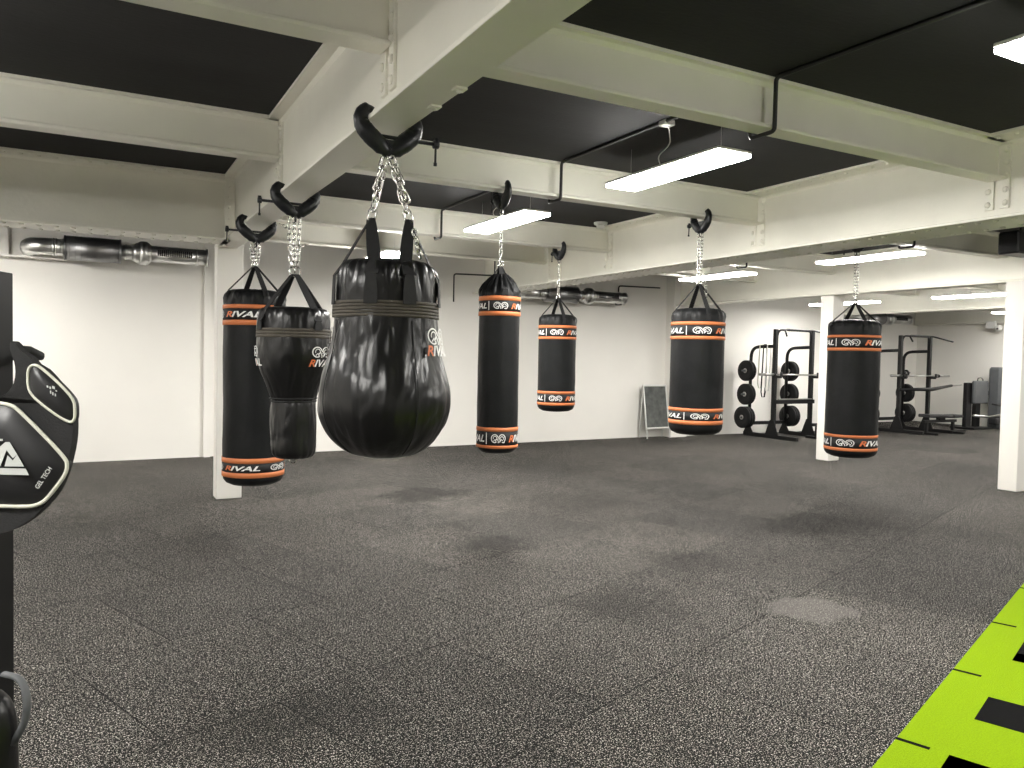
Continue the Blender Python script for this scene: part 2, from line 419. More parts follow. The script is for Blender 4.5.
b = MB(); b.cyl((.90, 0, 0), (1.04, 0, 0), .098, 28); b.cyl((1.03, 0, 0), (1.13, 0, 0), .098, 28, .155); b.cyl((1.13, 0, 0), (1.22, 0, 0), .16, 28); b.cyl((1.22, 0, 0), (1.27, 0, 0), .16, 28, .112); ringseg(b, .96, .098); b.build('damper', 'galv', t)
b = MB(); b.cyl((1.26, 0, 0), (1.98, 0, 0), .110, 28); ringseg(b, 1.84, .112); ringseg(b, 1.97, .112); b.build('outlet_pipe', 'galv', t)
b = MB()
for k in range(17):
    b.box(1.34 + k * .026, 1.353 + k * .026, -.118, -.08, -.03, .05)
b.build('grille', 'cable', t)
t1 = t
t = copy_tree(t1); t.location = (6.74, 11.83, 2.67); t.scale = (1, 1, .93)
t['label'] = 'silver ventilation duct on the back wall behind the short far bag'
t = copy_tree(t1); t.location = (16.55, 12.85, 2.69)
t['label'] = 'bright silver duct at the far end, right of the rightmost bag chain'
t = thing('wall_shelf_box', 'pale boxed panel with a ledge on the back wall beside the left duct', 'wall box', (-1.35, 11.85, 2.72))
MB().box(-.4, .38, -.05, .02, 0, .35, .01).build('panel', 'wall', t)
MB().box(-.45, 1.02, -.10, .02, -.03, .0, .004).build('ledge', 'wall', t)

# ------------------------------------------------------------------ clamps and chains
def chain(b, p0, p1, link=.05, w=.016, r=.0042, phase=0):
    p0 = Vector(p0); p1 = Vector(p1); d = p1 - p0; n = max(2, round(d.length / (link * .78))); st = d / n
    q = d.to_track_quat('Z', 'Y').to_matrix().to_4x4()
    for i in range(n):
        c = p0 + st * (i + .5); hl = st.length * .5 + r * 1.6
        T = Matrix.Translation(c) @ q @ Matrix.Rotation((i % 2) * PI / 2 + phase + random.uniform(-.25, .25), 4, 'Z')
        pts = []
        for k in range(5): a = PI * k / 4; pts.append((w * math.cos(a), 0, (hl - w) + w * math.sin(a)))
        for k in range(5): a = PI + PI * k / 4; pts.append((w * math.cos(a), 0, -(hl - w) + w * math.sin(a)))
        b.tube(pts, r, 5, closed=True, T=T)
def clamp(loc, rz, sx, label, rod_side=-1, group='beam clamps holding the bags'):
    t = thing('beam_clamp', label, 'clamp', loc, rz, group)
    for s in (-1, 1):
        b = MB()
        p = fillet([(-.082, .046), (-.100, .056), (-.124, .044), (-.138, .008), (-.132, -.022), (-.108, -.052), (-.072, -.082), (-.034, -.112), (-.004, -.136)], .03, 2); p = [(q.x, q.y) for q in [Vector((v[0], v[1])) for v in p]]
        b.tube([(-s * x * sx, s * .008, z) for x, z in p], [(.018, .028, .032, .035, .039, .042, .043, .04, .028)[min(8, int(i_ * 9 / len(p)))] for i_ in range(len(p))], 12, flat=(.8, 1.))
        b.build('jaw', 'iron', t)
    b = MB(); e = .235 * rod_side
    b.tube([(-.11 * sx * rod_side, 0, -.060), (e * sx, 0, -.060)], .009, 8)
    b.build('threaded_rod', 'iron', t)
    b = MB(); b.cyl((e * sx - .012, 0, -.060), (e * sx + .012, 0, -.060), .02, 10)
    b.tube([(e * sx, 0, -.05), (e * sx, .004, -.145)], .0055, 6); b.cyl((e * sx, .004, -.145), (e * sx, .004, -.16), .009, 8)
    b.cyl((e * sx, 0, -.060), (e * sx, 0, -.032), .012, 8)
    b.build('handle', 'iron', t)
    g = .062 if sx > .9 else .105
    Tm = Matrix(((1, 0, 0, 0), (0, 0, -1, .014), (0, 1, 0, 0), (0, 0, 0, 1)))
    MB().prism([(-g * sx, -.075 + (g - .062) * .9), (0, -.15), (g * sx, -.075 + (g - .062) * .9)], .028, T=Tm).build('hub_plate', 'iron', t)
    b = MB(); pts = [(0, .0 + .016 * math.cos(a), -.165 + .02 * math.sin(a)) for a in [2 * PI * k / 10 for k in range(10)]]
    b.tube(pts, .005, 6, closed=True); b.build('eye', 'iron', t)
    return t

# ------------------------------------------------------------------ lettering on curved bags
def text_mesh(s, size, shear=.3, off=.028):
    c = bpy.data.curves.new('t', 'FONT'); c.body = s; c.size = size; c.shear = shear; c.offset = off * size; c.space_character = 1.02
    c.resolution_u = 3
    o = bpy.data.objects.new('t', c); COL.objects.link(o)
    bpy.context.view_layer.update()
    me = bpy.data.meshes.new_from_object(o.evaluated_get(bpy.context.evaluated_depsgraph_get()))
    V = [(v.co.x, v.co.y) for v in me.vertices]; F = [tuple(p.vertices) for p in me.polygons]
    bpy.data.objects.remove(o); bpy.data.curves.remove(c); bpy.data.meshes.remove(me)
    return V, F
def ribbon(pts, w, closed=False):
    P = [Vector((x, y)) for x, y in pts]; n = len(P); V = []; F = []
    for i in range(n):
        d = (P[(i + 1) % n] - P[i - 1]) if closed else (P[min(i + 1, n - 1)] - P[max(i - 1, 0)])
        d.normalize(); q = Vector((-d.y, d.x)) * w / 2
        V += [tuple(P[i] + q), tuple(P[i] - q)]
    for i in range(n if closed else n - 1):
        a = 2 * i; c = 2 * ((i + 1) % n); F.append((a, a + 1, c + 1, c))
    return V, F
def merge(*ms):
    V = []; F = []
    for v, f in ms: o = len(V); V += v; F += [tuple(i + o for i in q) for q in f]
    return V, F
def xf(m, sx, sy, dx, dy): return [(x * sx + dx, y * sy + dy) for x, y in m[0]], m[1]
def emblem_2d():
    """two rounded stylised fists side by side, unit height, centred"""
    def oval(cx, cy, rx, ry, a0, a1, n=14, rot=0):
        out = []
        for k in range(n + 1):
            a = R(a0 + (a1 - a0) * k / n); x = rx * math.cos(a); y = ry * math.sin(a)
            out.append((cx + x * math.cos(rot) - y * math.sin(rot), cy + x * math.sin(rot) + y * math.cos(rot)))
        return out
    L = [ribbon(oval(-.46, .03, .46, .46, 20, 300, 18), .10),
         ribbon(oval(-.42, .05, .24, .26, -60, 200, 12), .075),
         ribbon([(-.34, -.12), (-.14, .02), (.02, -.28), (.02, -.48)], .10),
         ribbon([(-.62, -.28), (-.44, -.1), (-.24, -.36)], .10),
         ribbon([(-.06, .28), (.05, .06), (.17, .30)], .10)]
    Rr = [ribbon(oval(.52, .03, .44, .46, 160, -50, 18), .10),
          ribbon(oval(.50, .02, .24, .24, 200, -30, 12), .075),
          ribbon([(.22, -.36), (.42, -.06), (.64, -.22)], .10),
          ribbon([(.50, -.38), (.68, -.44), (.88, -.40)], .11),
          ribbon([(.08, -.12), (.20, .12), (.26, -.16), (.20, -.42)], .09)]
    V, F = merge(*(L + Rr)); return [(x * .98, y) for x, y in V], F
EMB = emblem_2d()
TR = text_mesh('R', 1.0); TV = text_mesh('IVAL', 1.0)
def norm_text():
    allx = [x for x, y in TR[0]]; w0 = min(allx); wr = max(allx)
    hx = max(y for x, y in TR[0])
    k = 1 / hx
    A = [((x - w0) * k, y * k) for x, y in TR[0]]; rw = (wr - w0) * k
    bx = min(x for x, y in TV[0]); B = [((x - bx) * k + rw - .10, y * k) for x, y in TV[0]]
    return (A, TR[1]), (B, TV[1]), max(x for x, y in B)
TXR, TXV, TXW = norm_text()
def wrap(m2, surf, th0, z0, lift=.004):
    """map 2-D onto the bag: u metres to the viewer's right of th0, v metres above z0; surf(z)->radius"""
    V = []
    for u, v in m2[0]:
        z = z0 + v; r = surf(z); a = th0 + u / r; V.append(((r + lift) * math.cos(a), (r + lift) * math.sin(a), z))
    return MB().add(V, m2[1])
def add_word(parent, surf, th, z, h, width, align='l', lift=.004):
    """word starting at angle th, letter height h, total arc width"""
    sx = width / TXW
    wrap(xf(TXR, sx, h, 0, -h / 2), surf, th, z, lift).build('letter', 'redorange', parent)
    wrap(xf(TXV, sx, h, 0, -h / 2), surf, th, z, lift).build('lettering', 'white', parent)
def add_emblem(parent, surf, th, z, h, width, lift=.004):
    wrap(xf(EMB, width / 1.95, h / 1.05, 0, 0), surf, th, z, lift).build('emblem', 'white', parent)

# ------------------------------------------------------------------ cylinder bags
def ribbon3(b, p0, p1, w, side, th=.003, sag=0):
    """webbing strap: flat strip from p0 to p1 with width vector side"""
    p0 = Vector(p0); p1 = Vector(p1); s = Vector(side).normalized() * w / 2
    d = (p1 - p0).normalized(); n = d.cross(s).normalized() * th / 2
    vs = []
    K = 6
    for i in range(K + 1):
        p = p0.lerp(p1, i / K) + n * 0
        f = 1 - .35 * (1 - i / K) ** 3
        vs += [p - s * f - n, p + s * f - n, p + s * f + n, p - s * f + n]
    fs = []
    for i in range(K):
        for j in range(4): fs.append((4 * i + j, 4 * i + (j + 1) % 4, 4 * i + 4 + (j + 1) % 4, 4 * i + 4 + j))
    fs += [(3, 2, 1, 0), (4 * K, 4 * K + 1, 4 * K + 2, 4 * K + 3)]
    b.add(vs, fs)
def straps(t, apex, r, z, th0, w=.05, n=4, down=.10, rtop=.012, R_=None):
    for k in range(n):
        a = th0 + 2 * PI * k / n; c = Vector((math.cos(a), math.sin(a), 0)); s = Vector((-math.sin(a), math.cos(a), 0))
        b = MB(); ribbon3(b, Vector(apex) + c * rtop, c * r + Vector((0, 0, z)), w, s)
        if down:
            rr = R_ + .004
            ribbon3(b, c * r + Vector((0, 0, z)), c * rr + Vector((0, 0, z - down * .5)), w, s)
            ribbon3(b, c * rr + Vector((0, 0, z - down * .5)), c * rr + Vector((0, 0, z - down)), w, s)
        b.build('strap', 'web', t)
def ringm(b, c, r, wr, axis=0):
    pts = [(c[0] + r * math.cos(a) * math.cos(axis), c[1] + r * math.cos(a) * math.sin(axis), c[2] + r * math.sin(a)) for a in [2 * PI * k / 14 for k in range(14)]]
    b.tube(pts, wr, 6, closed=True)
def heavy_bag(name, label, X, Y, Rr, ztop, zsh, zbot, top_b, bot_b, apex, zclamp, emb_deg, theta_s=23, cone=False, strands=2, mword=None, tail=0, cat='punching bag', emb_bot=None):
    """top_b / bot_b: (z1,z2,z3,z4) upper stripe top,bottom, lower stripe top,bottom"""
    t = thing(name, label, cat, (X, Y, zbot), 0)
    fc = math.atan2(-Y, -X)
    O = zbot
    seed = random.random() * 50
    prof = []
    bh = .085
    prof += [(.02, 0.0), (Rr * .4, .003), (Rr * .72, .012), (Rr * .9, .034), (Rr * .975, .06), (Rr, bh)]
    n = 34
    for i in range(1, n): prof.append((Rr, bh + (zsh - O - bh) * i / n))
    H = ztop - O; S = zsh - O
    if cone: prof += [(Rr, S), (Rr * .98, S + .02), (Rr * .90, S + (H - S) * .25), (Rr * .74, S + (H - S) * .5), (Rr * .5, S + (H - S) * .78), (Rr * .3, H), (.02, H)]
    else: prof += [(Rr, S), (Rr * .99, S + (H - S) * .25), (Rr * .95, S + (H - S) * .55), (Rr * .86, S + (H - S) * .8), (Rr * .72, H - .006), (Rr * .5, H), (.02, H - .01)]
    def fn(a, z, r):
        w = 0
        if z > S - .02:
            k = min(1, (z - S + .02) / .07); w += k * (.010 * math.sin(a * 17 + seed) + .008 * math.sin(a * 29 + seed * 2 + z * 18))
            if cone: w *= 1.5
            w *= min(1, r / (Rr * .5))
        w += .005 * (noise.noise(Vector((math.cos(a) * 1.6, math.sin(a) * 1.6, z * 2.4 + seed))))
        w += .0018 * noise.noise(Vector((math.cos(a) * 5, math.sin(a) * 5, z * 9 + seed)))
        return r + w * (1 if r > .05 else 0)
    MB().lathe(prof, 80, fn).build('body', 'vinyl', t)
    # print band with two orange stripes
    for (z1, z2, z3, z4), eo in ((top_b, emb_deg), (bot_b, emb_deg if emb_bot is None else emb_bot)):
        for (za, zb) in ((z1, z2), (z3, z4)):
            MB().lathe([(Rr, zb - O), (Rr + .0055, zb - O + .002), (Rr + .0055, za - O - .002), (Rr, za - O)], 64, cap=False).build('orange_stripe', 'orange', t)
        zc = (z2 + z3) / 2 - O; hh = (z2 - z3)
        surf = lambda z: Rr
        MB().lathe([(Rr, z3 - O), (Rr + .003, z3 - O), (Rr + .003, z2 - O), (Rr, z2 - O)], 64, cap=False).build('print_band', 'web', t)
        e0 = fc + R(eo)
        for k in (-1, 0, 1):
            e = e0 + k * R(142)
            if k < 1 or True:
                add_emblem(t, surf, e, zc, hh * .66, R(40) * Rr, .0055)
            if k > -1:
                add_word(t, surf, e - R(112), zc, hh * .5, R(73) * Rr, lift=.0055)
                if emb_deg < 40: MB().add(*[wrap(([(-.004, -hh * .42), (.004, -hh * .42), (.004, hh * .42), (-.004, hh * .42)], [(0, 1, 2, 3)]), surf, e - R(33), zc, .0055).v, [(0, 1, 2, 3)]]).build('divider_line', 'white', t)
    straps(t, (0, 0, apex - O), Rr * (.6 if cone else .88), (ztop - O) - (.09 if cone else .012), fc + R(theta_s), w=.045, down=.11 if not cone else .09, R_=Rr)
    b = MB()
    ringm(b, (0, 0, apex - O + .012), .026, .006, fc + 1.2); ringm(b, (0, 0, apex - O + .012), .03, .006, fc - .4)
    zt = zclamp - O; za = apex - O + .035
    for s in range(strands):
        o = (s - (strands - 1) / 2) * .034
        dx = -math.sin(fc) * o; dy = math.cos(fc) * o
        chain(b, (dx * .6, dy * .6, za), (dx, dy, zt), .042, .0125, .0036, phase=s)
    if tail:
        chain(b, (-math.sin(fc) * .05, math.cos(fc) * .05, za + .06), (-math.sin(fc) * .075, math.cos(fc) * .075, za - .16), .042, .0115, .0036)
    b.build('chain', 'chrome', t)
    return t

Z1 = GZ
heavy_bag('punching_bag', 'tallest black cylinder bag with orange stripes, farthest left beside the near column', 1.195, 6.86, .250, 2.066, 1.97, .411,
          (1.932, 1.898, 1.805, 1.762), (.661, .618, .541, .498), 2.27, 2.455, 52, 21, strands=3)
heavy_bag('punching_bag', 'slim black cylinder bag with a gathered cone top, just right of the big round bag', 3.0, 5.82, .172, 2.235, 2.06, .729,
          (2.045, 2.007, 1.919, 1.882), (.958, .924, .81, .784), 2.30, 2.775, 3, 14, cone=True, strands=1)
heavy_bag('punching_bag', 'smallest looking black bag with orange stripes, hung farthest back before the middle duct', 5.18, 8.43, .238, 2.09, 1.99, .857,
          (1.948, 1.913, 1.806, 1.774), (1.123, 1.088, .981, .946), 2.30, 2.775, -2, 20, strands=1)
heavy_bag('punching_bag', 'wide short black bag hung right of the white framed board', 5.18, 5.82, .256, 2.05, 1.95, .819,
          (1.915, 1.881, 1.779, 1.745), (1.09, 1.056, .973, .933), 2.29, 2.775, 9, 22, strands=2, tail=1)
heavy_bag('punching_bag', 'rightmost black bag with orange stripes, in front of the middle column', 7.45, 5.82, .274, 2.03, 1.93, .499,
          (1.857, 1.83, 1.719, 1.685), (.765, .735, .623, .589), 2.22, 2.775, -7, 25, strands=2, emb_bot=-12)

clamp((1.195, 6.80, Z1), 0, 1.0, 'black beam clamp above the tallest far left bag', -1)
clamp((1.195, 5.36, Z1), 0, 1.0, 'black beam clamp above the waisted leather bag', -1)
clamp((1.195, 3.47, Z1), 0, 1.0, 'largest looking black beam clamp, above the big round bag', 1)
clamp((3.0, 5.82, 2.93), PI / 2, .72, 'black beam clamp above the slim cone topped bag', 1)
clamp((5.18, 8.43, 2.93), PI / 2, .72, 'small black beam clamp at the middle girder, above the farthest back bag', 1)
clamp((5.18, 5.82, 2.93), PI / 2, .72, 'black beam clamp above the wide short bag right of the board', 1)
clamp((7.45, 5.82, 2.93), PI / 2, .72, 'beam clamp of the rightmost bag, mostly hidden behind the middle girder', 1)

# waisted uppercut bag
def smooth_prof(pts, n=60):
    out = []; P = pts
    for i in range(n + 1):
        t = i / n * (len(P) - 1); k = min(int(t), len(P) - 2); f = t - k
        p0 = P[max(k - 1, 0)]; p1 = P[k]; p2 = P[k + 1]; p3 = P[min(k + 2, len(P) - 1)]
        q = [.5 * ((2 * p1[j]) + (-p0[j] + p2[j]) * f + (2 * p0[j] - 5 * p1[j] + 4 * p2[j] - p3[j]) * f * f + (-p0[j] + 3 * p1[j] - 3 * p2[j] + p3[j]) * f ** 3) for j in (0, 1)]
        out.append((max(.01, q[0]), q[1]))
    return out
def surf_of(prof):
    P = sorted(prof, key=lambda p: p[1])
    def f(z):
        for i in range(len(P) - 1):
            if P[i][1] <= z <= P[i + 1][1] and P[i + 1][1] > P[i][1]:
                return P[i][0] + (P[i + 1][0] - P[i][0]) * (z - P[i][1]) / (P[i + 1][1] - P[i][1])
        return P[0][0]
    return f
def creases(prof, seed, amp, zbands):
    def fn(a, z, r):
        if r < .06: return r
        w = amp * .9 * noise.noise(Vector((math.cos(a) * 2, math.sin(a) * 2, z * 3 + seed)))
        q = noise.noise(Vector((math.cos(a) * 5.5, math.sin(a) * 5.5, z * 5.5 + seed)))
        w -= amp * 1.1 * max(0, .32 - abs(q)) * 1.6
        for (zc, wd, k, fr) in zbands:
            g = math.exp(-((z - zc) / wd) ** 2)
            w += k * g * (math.sin(a * fr + seed) * .6 + math.sin(a * fr * 1.7 + seed * 2) * .5)
        return r + w
    return fn
X, Y = 1.195, 5.36; zb = .824
t = thing('uppercut_bag', 'black leather bag narrowing to a slim lower half, left of the big round bag', 'punching bag', (X, Y, zb))
fc = math.atan2(-Y, -X); fr = fc
pr = [(.02, 0), (.10, .003), (.134, .02), (.15, .055), (.153, .16), (.154, .28), (.152, .36), (.150, .392), (.158, .42), (.178, .48), (.205, .55), (.228, .62), (.244, .70), (.246, .78), (.243, .86), (.240, .93), (.232, .98), (.212, 1.012), (.17, 1.024), (.09, 1.025), (.02, 1.02)]
sp = smooth_prof(pr, 110)
MB().lathe(sp, 96, creases(sp, 3.3, .010, [(.395, .014, .003, 23), (.96, .03, .005, 27), (1.0, .03, .006, 19)])).build('body', 'shiny', t)
sf = surf_of(sp)
b = MB()
for zz in (.392, .412): b.lathe([(sf(zz) + .001, zz - .005), (sf(zz) + .006, zz), (sf(zz) + .001, zz + .005)], 48, cap=False)
b.build('seam', 'web', t)
b = MB()
for zz in (.83, .85, .87): b.lathe([(sf(zz) - .002, zz - .0105), (sf(zz) + .005, zz - .008), (sf(zz) + .005, zz + .008), (sf(zz) - .002, zz + .0105)], 64, cap=False)
b.build('belt', 'belt', t)
for off in (44, -82, 170):
    add_emblem(t, lambda z: sf(min(max(z, .5), .95)), fr + R(off), .725, .075, .155, .012)
    add_word(t, lambda z: sf(min(max(z, .5), .95)), fr + R(off) - .09 / .24, .655, .046, .19, lift=.012)
def strap_at(t, p0, p1, w, side, nm='strap', m='web'):
    b = MB(); ribbon3(b, p0, p1, w, side); b.build(nm, m, t)
ap = 2.075 - zb
for a, tw in ((38, 0), (118, 0), (218, 0), (298, 0)):
    A = fr + R(a) ; c = Vector((math.cos(A), math.sin(A), 0)); s = Vector((-math.sin(A), math.cos(A), 0))
    b = MB(); ribbon3(b, Vector((0, 0, ap)) + c * .02, c * .205 + Vector((0, 0, 1.012)), .06, s, .006)
    ribbon3(b, c * .205 + Vector((0, 0, 1.012)), c * .25 + Vector((0, 0, .93)), .06, s, .006); ribbon3(b, c * .25 + Vector((0, 0, .93)), c * .252 + Vector((0, 0, .87)), .06, s, .006)
    b.build('strap', 'web', t)
b = MB(); ringm(b, (0, 0, ap + .02), .036, .006, fc + PI / 2); ringm(b, (0, 0, ap + .03), .02, .005, fc)
sd = Vector((-math.sin(fc), math.cos(fc), 0))
for o, ph in ((-.045, 0), (-.008, 1), (.03, .5)):
    p0 = sd * (o * .55) + Vector((0, 0, ap + .05)); p1 = sd * o + Vector((0, 0, 2.455 - zb))
    chain(b, p0, p1, .046, .0125, .004, ph)
chain(b, sd * .03 + Vector((0, 0, 2.26 - zb)), sd * .085 + Vector((0, 0, 2.285 - zb)), .03, .008, .003)
chain(b, sd * -.04 + Vector((0, 0, 2.38 - zb)), sd * -.10 + Vector((0, 0, 2.41 - zb)), .03, .008, .003)
b.build('chain', 'chrome', t)
b = MB(); ringm(b, (0, 0, -.014), .024, .005, fc + PI / 2); b.build('floor_ring', 'chrome', t)

# big round bag
X, Y = 1.195, 3.47; zb = 1.068
t = thing('wrecking_ball_bag', 'biggest black leather bag with a round swollen bottom and brown belt', 'punching bag', (X, Y, zb))
fc = math.atan2(-Y, -X)
px = .00468
pr = [(.02, 0), (.09, .003), (.15, .018), (.20, .048), (.245, .092), (.276, .142), (.298, .20), (.306, .26), (.303, .32), (.291, .38), (.275, .44), (.260, .50), (.249, .56), (.243, .62), (.240, .68), (.240, .75), (.236, .81), (.226, .86), (.205, .893), (.16, .908), (.08, .91), (.02, .905)]
sp = smooth_prof(pr, 130)
MB().lathe(sp, 128, creases(sp, 9.1, .013, [(.60, .03, .004, 21), (.86, .05, .009, 19), (.79, .05, .004, 13)])).build('body', 'shiny', t)
sf = surf_of(sp)
b = MB()
for k in range(5):
    zz = .651 + k * .0145
    b.lathe([(sf(zz) - .002, zz - .0074), (sf(zz) + .005, zz - .0055), (sf(zz) + .005, zz + .0055), (sf(zz) - .002, zz + .0074)], 72, cap=False)
b.build('belt', 'belt', t)
sc = lambda z: sf(min(max(z, .2), .8))
for off in (62, -118):
    add_emblem(t, sc, fc + R(off), .562, .078, .155, .014)
    add_word(t, sc, fc + R(off) - .095 / .26, .500, .046, .19, lift=.014)
# vertical leather seams
for k in range(4):
    A = fc + R(28 + 90 * k); pts = []
    for i in range(26):
        z = .03 + i * .024; r = sf(z) + .0015; pts.append((r * math.cos(A), r * math.sin(A), z))
    MB().tube(pts, .0028, 5).build('seam', 'web', t)
sd = Vector((-math.sin(fc), math.cos(fc), 0)); fw = Vector((math.cos(fc), math.sin(fc), 0))
zt = 2.455 - zb
b = MB()
for s in (-1, 1):
    top = sd * (.014 * s) + Vector((0, 0, zt)); bot = sd * (s * .088 + .012) + Vector((0, 0, 2.165 - zb))
    chain(b, bot, top, .062, .0175, .0058, s)
    chain(b, bot + fw * .02 - sd * .012 * s + Vector((0, 0, .09)), top + fw * .012, .06, .0165, .0055, s + .7)
b.build('chain', 'chrome', t)
for s in (-1, 1):
    bot = sd * (s * .088 + .012) + Vector((0, 0, 2.175 - zb))
    aw = (24 if s > 0 else -16); at = (76 if s > 0 else -72)
    for A_, w in ((fc + R(aw), .062), (fc + R(at), .05)):
        c = Vector((math.cos(A_), math.sin(A_), 0)); sdv = Vector((-math.sin(A_), math.cos(A_), 0))
        b = MB(); ribbon3(b, bot, c * .2 + Vector((0, 0, .895)), w, sdv, .004)
        ribbon3(b, c * .2 + Vector((0, 0, .895)), c * .245 + Vector((0, 0, .83)), w, sdv, .004); ribbon3(b, c * .245 + Vector((0, 0, .83)), c * .249 + Vector((0, 0, .70)), w, sdv, .004)
        b.build('strap', 'web', t)
b = MB(); chain(b, sd * .15 + fw * .04 + Vector((0, 0, .93)), sd * .12 + fw * .06 + Vector((0, 0, 1.05)), .04, .012, .004); b.build('chain_tail', 'chrome', t)

# ------------------------------------------------------------------ green turf mat
a = math.atan2(FU.y, FU.x)
TM = Matrix.Translation(FO) @ Matrix((( FU.x, FV.x, 0, 0), (FU.y, FV.y, 0, 0), (0, 0, 1, 0), (0, 0, 0, 1)))
def turfbox(b, u0, u1, v0, v1, z0, z1): b.box(u0, u1, v0, v1, z0, z1, T=TM)
t = thing('turf_mat', 'lime green turf sprint lane with black ticks and numerals, lower right corner', 'turf mat')
b = MB(); turfbox(b, -2.6, 3.35, 0, 1.5, .001, .012); b.build('turf', 'turf', t)
for k in range(-3, 4):
    b = MB(); turfbox(b, k * .984 - .011, k * .984 + .011, .0, .125, .0115, .0135); b.build('tick_mark', 'turfblack', t)
b = MB()
# numerals read from the lane side: only their outer strokes reach the frame
for (u0, u1, v0, v1) in ((.426, .733, .20, .75), (-.44, 0, .195, .36), (-.15, 0, .195, .75), (-.60, -.44, .195, .75), (1.34, 1.72, .20, .36), (1.34, 1.48, .2, .75), (2.3, 2.7, .2, .36), (2.3, 2.44, .2, .75)):
    b = MB(); turfbox(b, u0, u1, v0, v1, .0115, .0132); b.build('numeral_stroke', 'turfblack', t)

# ------------------------------------------------------------------ white framed board
t = thing('chalkboard_stand', 'white framed dark board stand leaning by the back wall, left of the wide short bag', 'board', (9.72, 12.06, 0), R(2))
W = .285
for s in (-1, 1):
    MB().tube([(s * W, -.10, 0), (s * W, .06, 1.05)], .018, 4).build('leg', 'plastic', t)
    MB().tube([(s * W, .14, 0), (s * W, .07, 1.02)], .013, 4).build('leg', 'plastic', t)
b = MB()
def lean(z): return -.10 + .16 * z / 1.05
for z in (.20, 1.03): b.tube([(-W, lean(z), z), (W, lean(z), z)], .02, 4)
b.build('frame', 'plastic', t)
vs = [(-W, lean(.2) + .004, .2), (W, lean(.2) + .004, .2), (W, lean(1.03) + .004, 1.03), (-W, lean(1.03) + .004, 1.03)]
vs += [(x, y + .012, z) for x, y, z in vs]
MB().add(vs, [(0, 1, 2, 3), (7, 6, 5, 4), (0, 4, 5, 1), (1, 5, 6, 2), (2, 6, 7, 3), (3, 7, 4, 0)]).build('board', 'slate', t)

# ------------------------------------------------------------------ squat racks
def rack(label, x, y, arms):
    t = thing('squat_rack', label, 'squat rack', (x, y, 0), 0, 'squat racks on the far right')
    Wd = 1.05
    for xx in (0, Wd):
        MB().box(xx - .038, xx + .038, -.04, .04, .07, 2.2, .006).build('upright', 'rack', t)
        b = MB().box(xx - .04, xx + .04, -.62, .78, 0, .075, .008); b.build('base_rail', 'rack', t)
        # gusset
        T = Matrix.Translation((xx - .045, 0, .07)) @ Matrix(((0, 0, 1, 0), (1, 0, 0, 0), (0, 1, 0, 0), (0, 0, 0, 1)))
        MB().prism([(-.17, 0), (.17, 0), (.05, .3), (-.05, .3)], .012, T=T).build('gusset', 'rack', t)
        MB().prism([(.5, 0), (.76, 0), (.68, .16), (.60, .16)], .012, T=T).build('gusset', 'rack', t)
        MB().tube(fillet([(xx, .65, .07), (xx, .65, 1.84), (xx, .02, 1.86)], .22, 6), .034, 10).build('storage_post', 'rack', t)
        for z in (1.35, .86, .38):
            MB().cyl((xx - (.0 if xx else .24), .65, z), (xx + (.24 if xx else 0), .65, z), .022, 12).build('weight_peg', 'grey', t)
    MB().box(0, Wd, .62, .68, .22, .29, .006).build('crossmember', 'rack', t)
    MB().tube(fillet([(.03, 0, 1.98), (.05, -.02, 2.19), (Wd - .05, -.02, 2.19), (Wd - .03, 0, 1.98)], .16, 6), .022, 10).build('top_brace', 'rack', t)
    MB().tube(fillet([(-.02, -.3, 2.06), (.12, -.12, 2.2), (Wd - .1, -.12, 2.2), (Wd + .22, -.42, 2.08)], .08, 5), .018, 10).build('pull_up_bar', 'rack', t)
    for xx in (0, Wd):
        b = MB().box(xx - .03, xx + .03, -.17, -.04, 1.22, 1.27, .004); b.box(xx - .03, xx + .03, -.185, -.165, 1.24, 1.34, .004); b.build('bar_hook', 'rack', t)
    if arms == 'bar':
        b = MB().box(-.02, Wd + .02, -.10, -.045, .70, .78, .006); b.build('safety_bar', 'rack', t)
        MB().box(.03, Wd - .06, -.105, -.06, .781, .805, .004).build('safety_bar_cover', 'steel', t)
    else:
        MB().tube([(-.1, -.09, .98), (Wd, -.09, .98), (1.75, -.12, 1.07)], [.03, .045, .03], 8).build('lever_arm', 'rack', t)
        MB().tube([(1.72, -.12, 1.07), (2.1, -.14, 1.09)], .018, 8).build('lever_grip', 'steel', t)
    return t
rack('black squat rack left of the middle column, with bands and weight plates', 12.06, 11.25, 'bar')
rack('black squat rack right of the rightmost bag, with a lever arm', 16.04, 11.3, 'arm')
def wplate(x, y, z, r, w, label, group):
    t = thing('weight_plate', label, 'weight plate', (x, y, z), 0, group)
    T = Matrix.Rotation(PI / 2, 4, 'Y')
    b = MB().lathe([(.026, -w / 2), (r * .55, -w / 2 + .004), (r * .62, -w / 2), (r * .97, -w / 2), (r, -w / 2 + .008), (r, w / 2 - .008), (r * .97, w / 2), (r * .62, w / 2), (r * .55, w / 2 - .004), (.026, w / 2)], 36, T=T, cap=False)
    b.build('disc', 'plate', t)
    MB().lathe([(.024, -w / 2 - .002), (.05, -w / 2 - .002), (.05, w / 2 + .002), (.024, w / 2 + .002)], 20, T=T, cap=False).build('hub', 'steel', t)
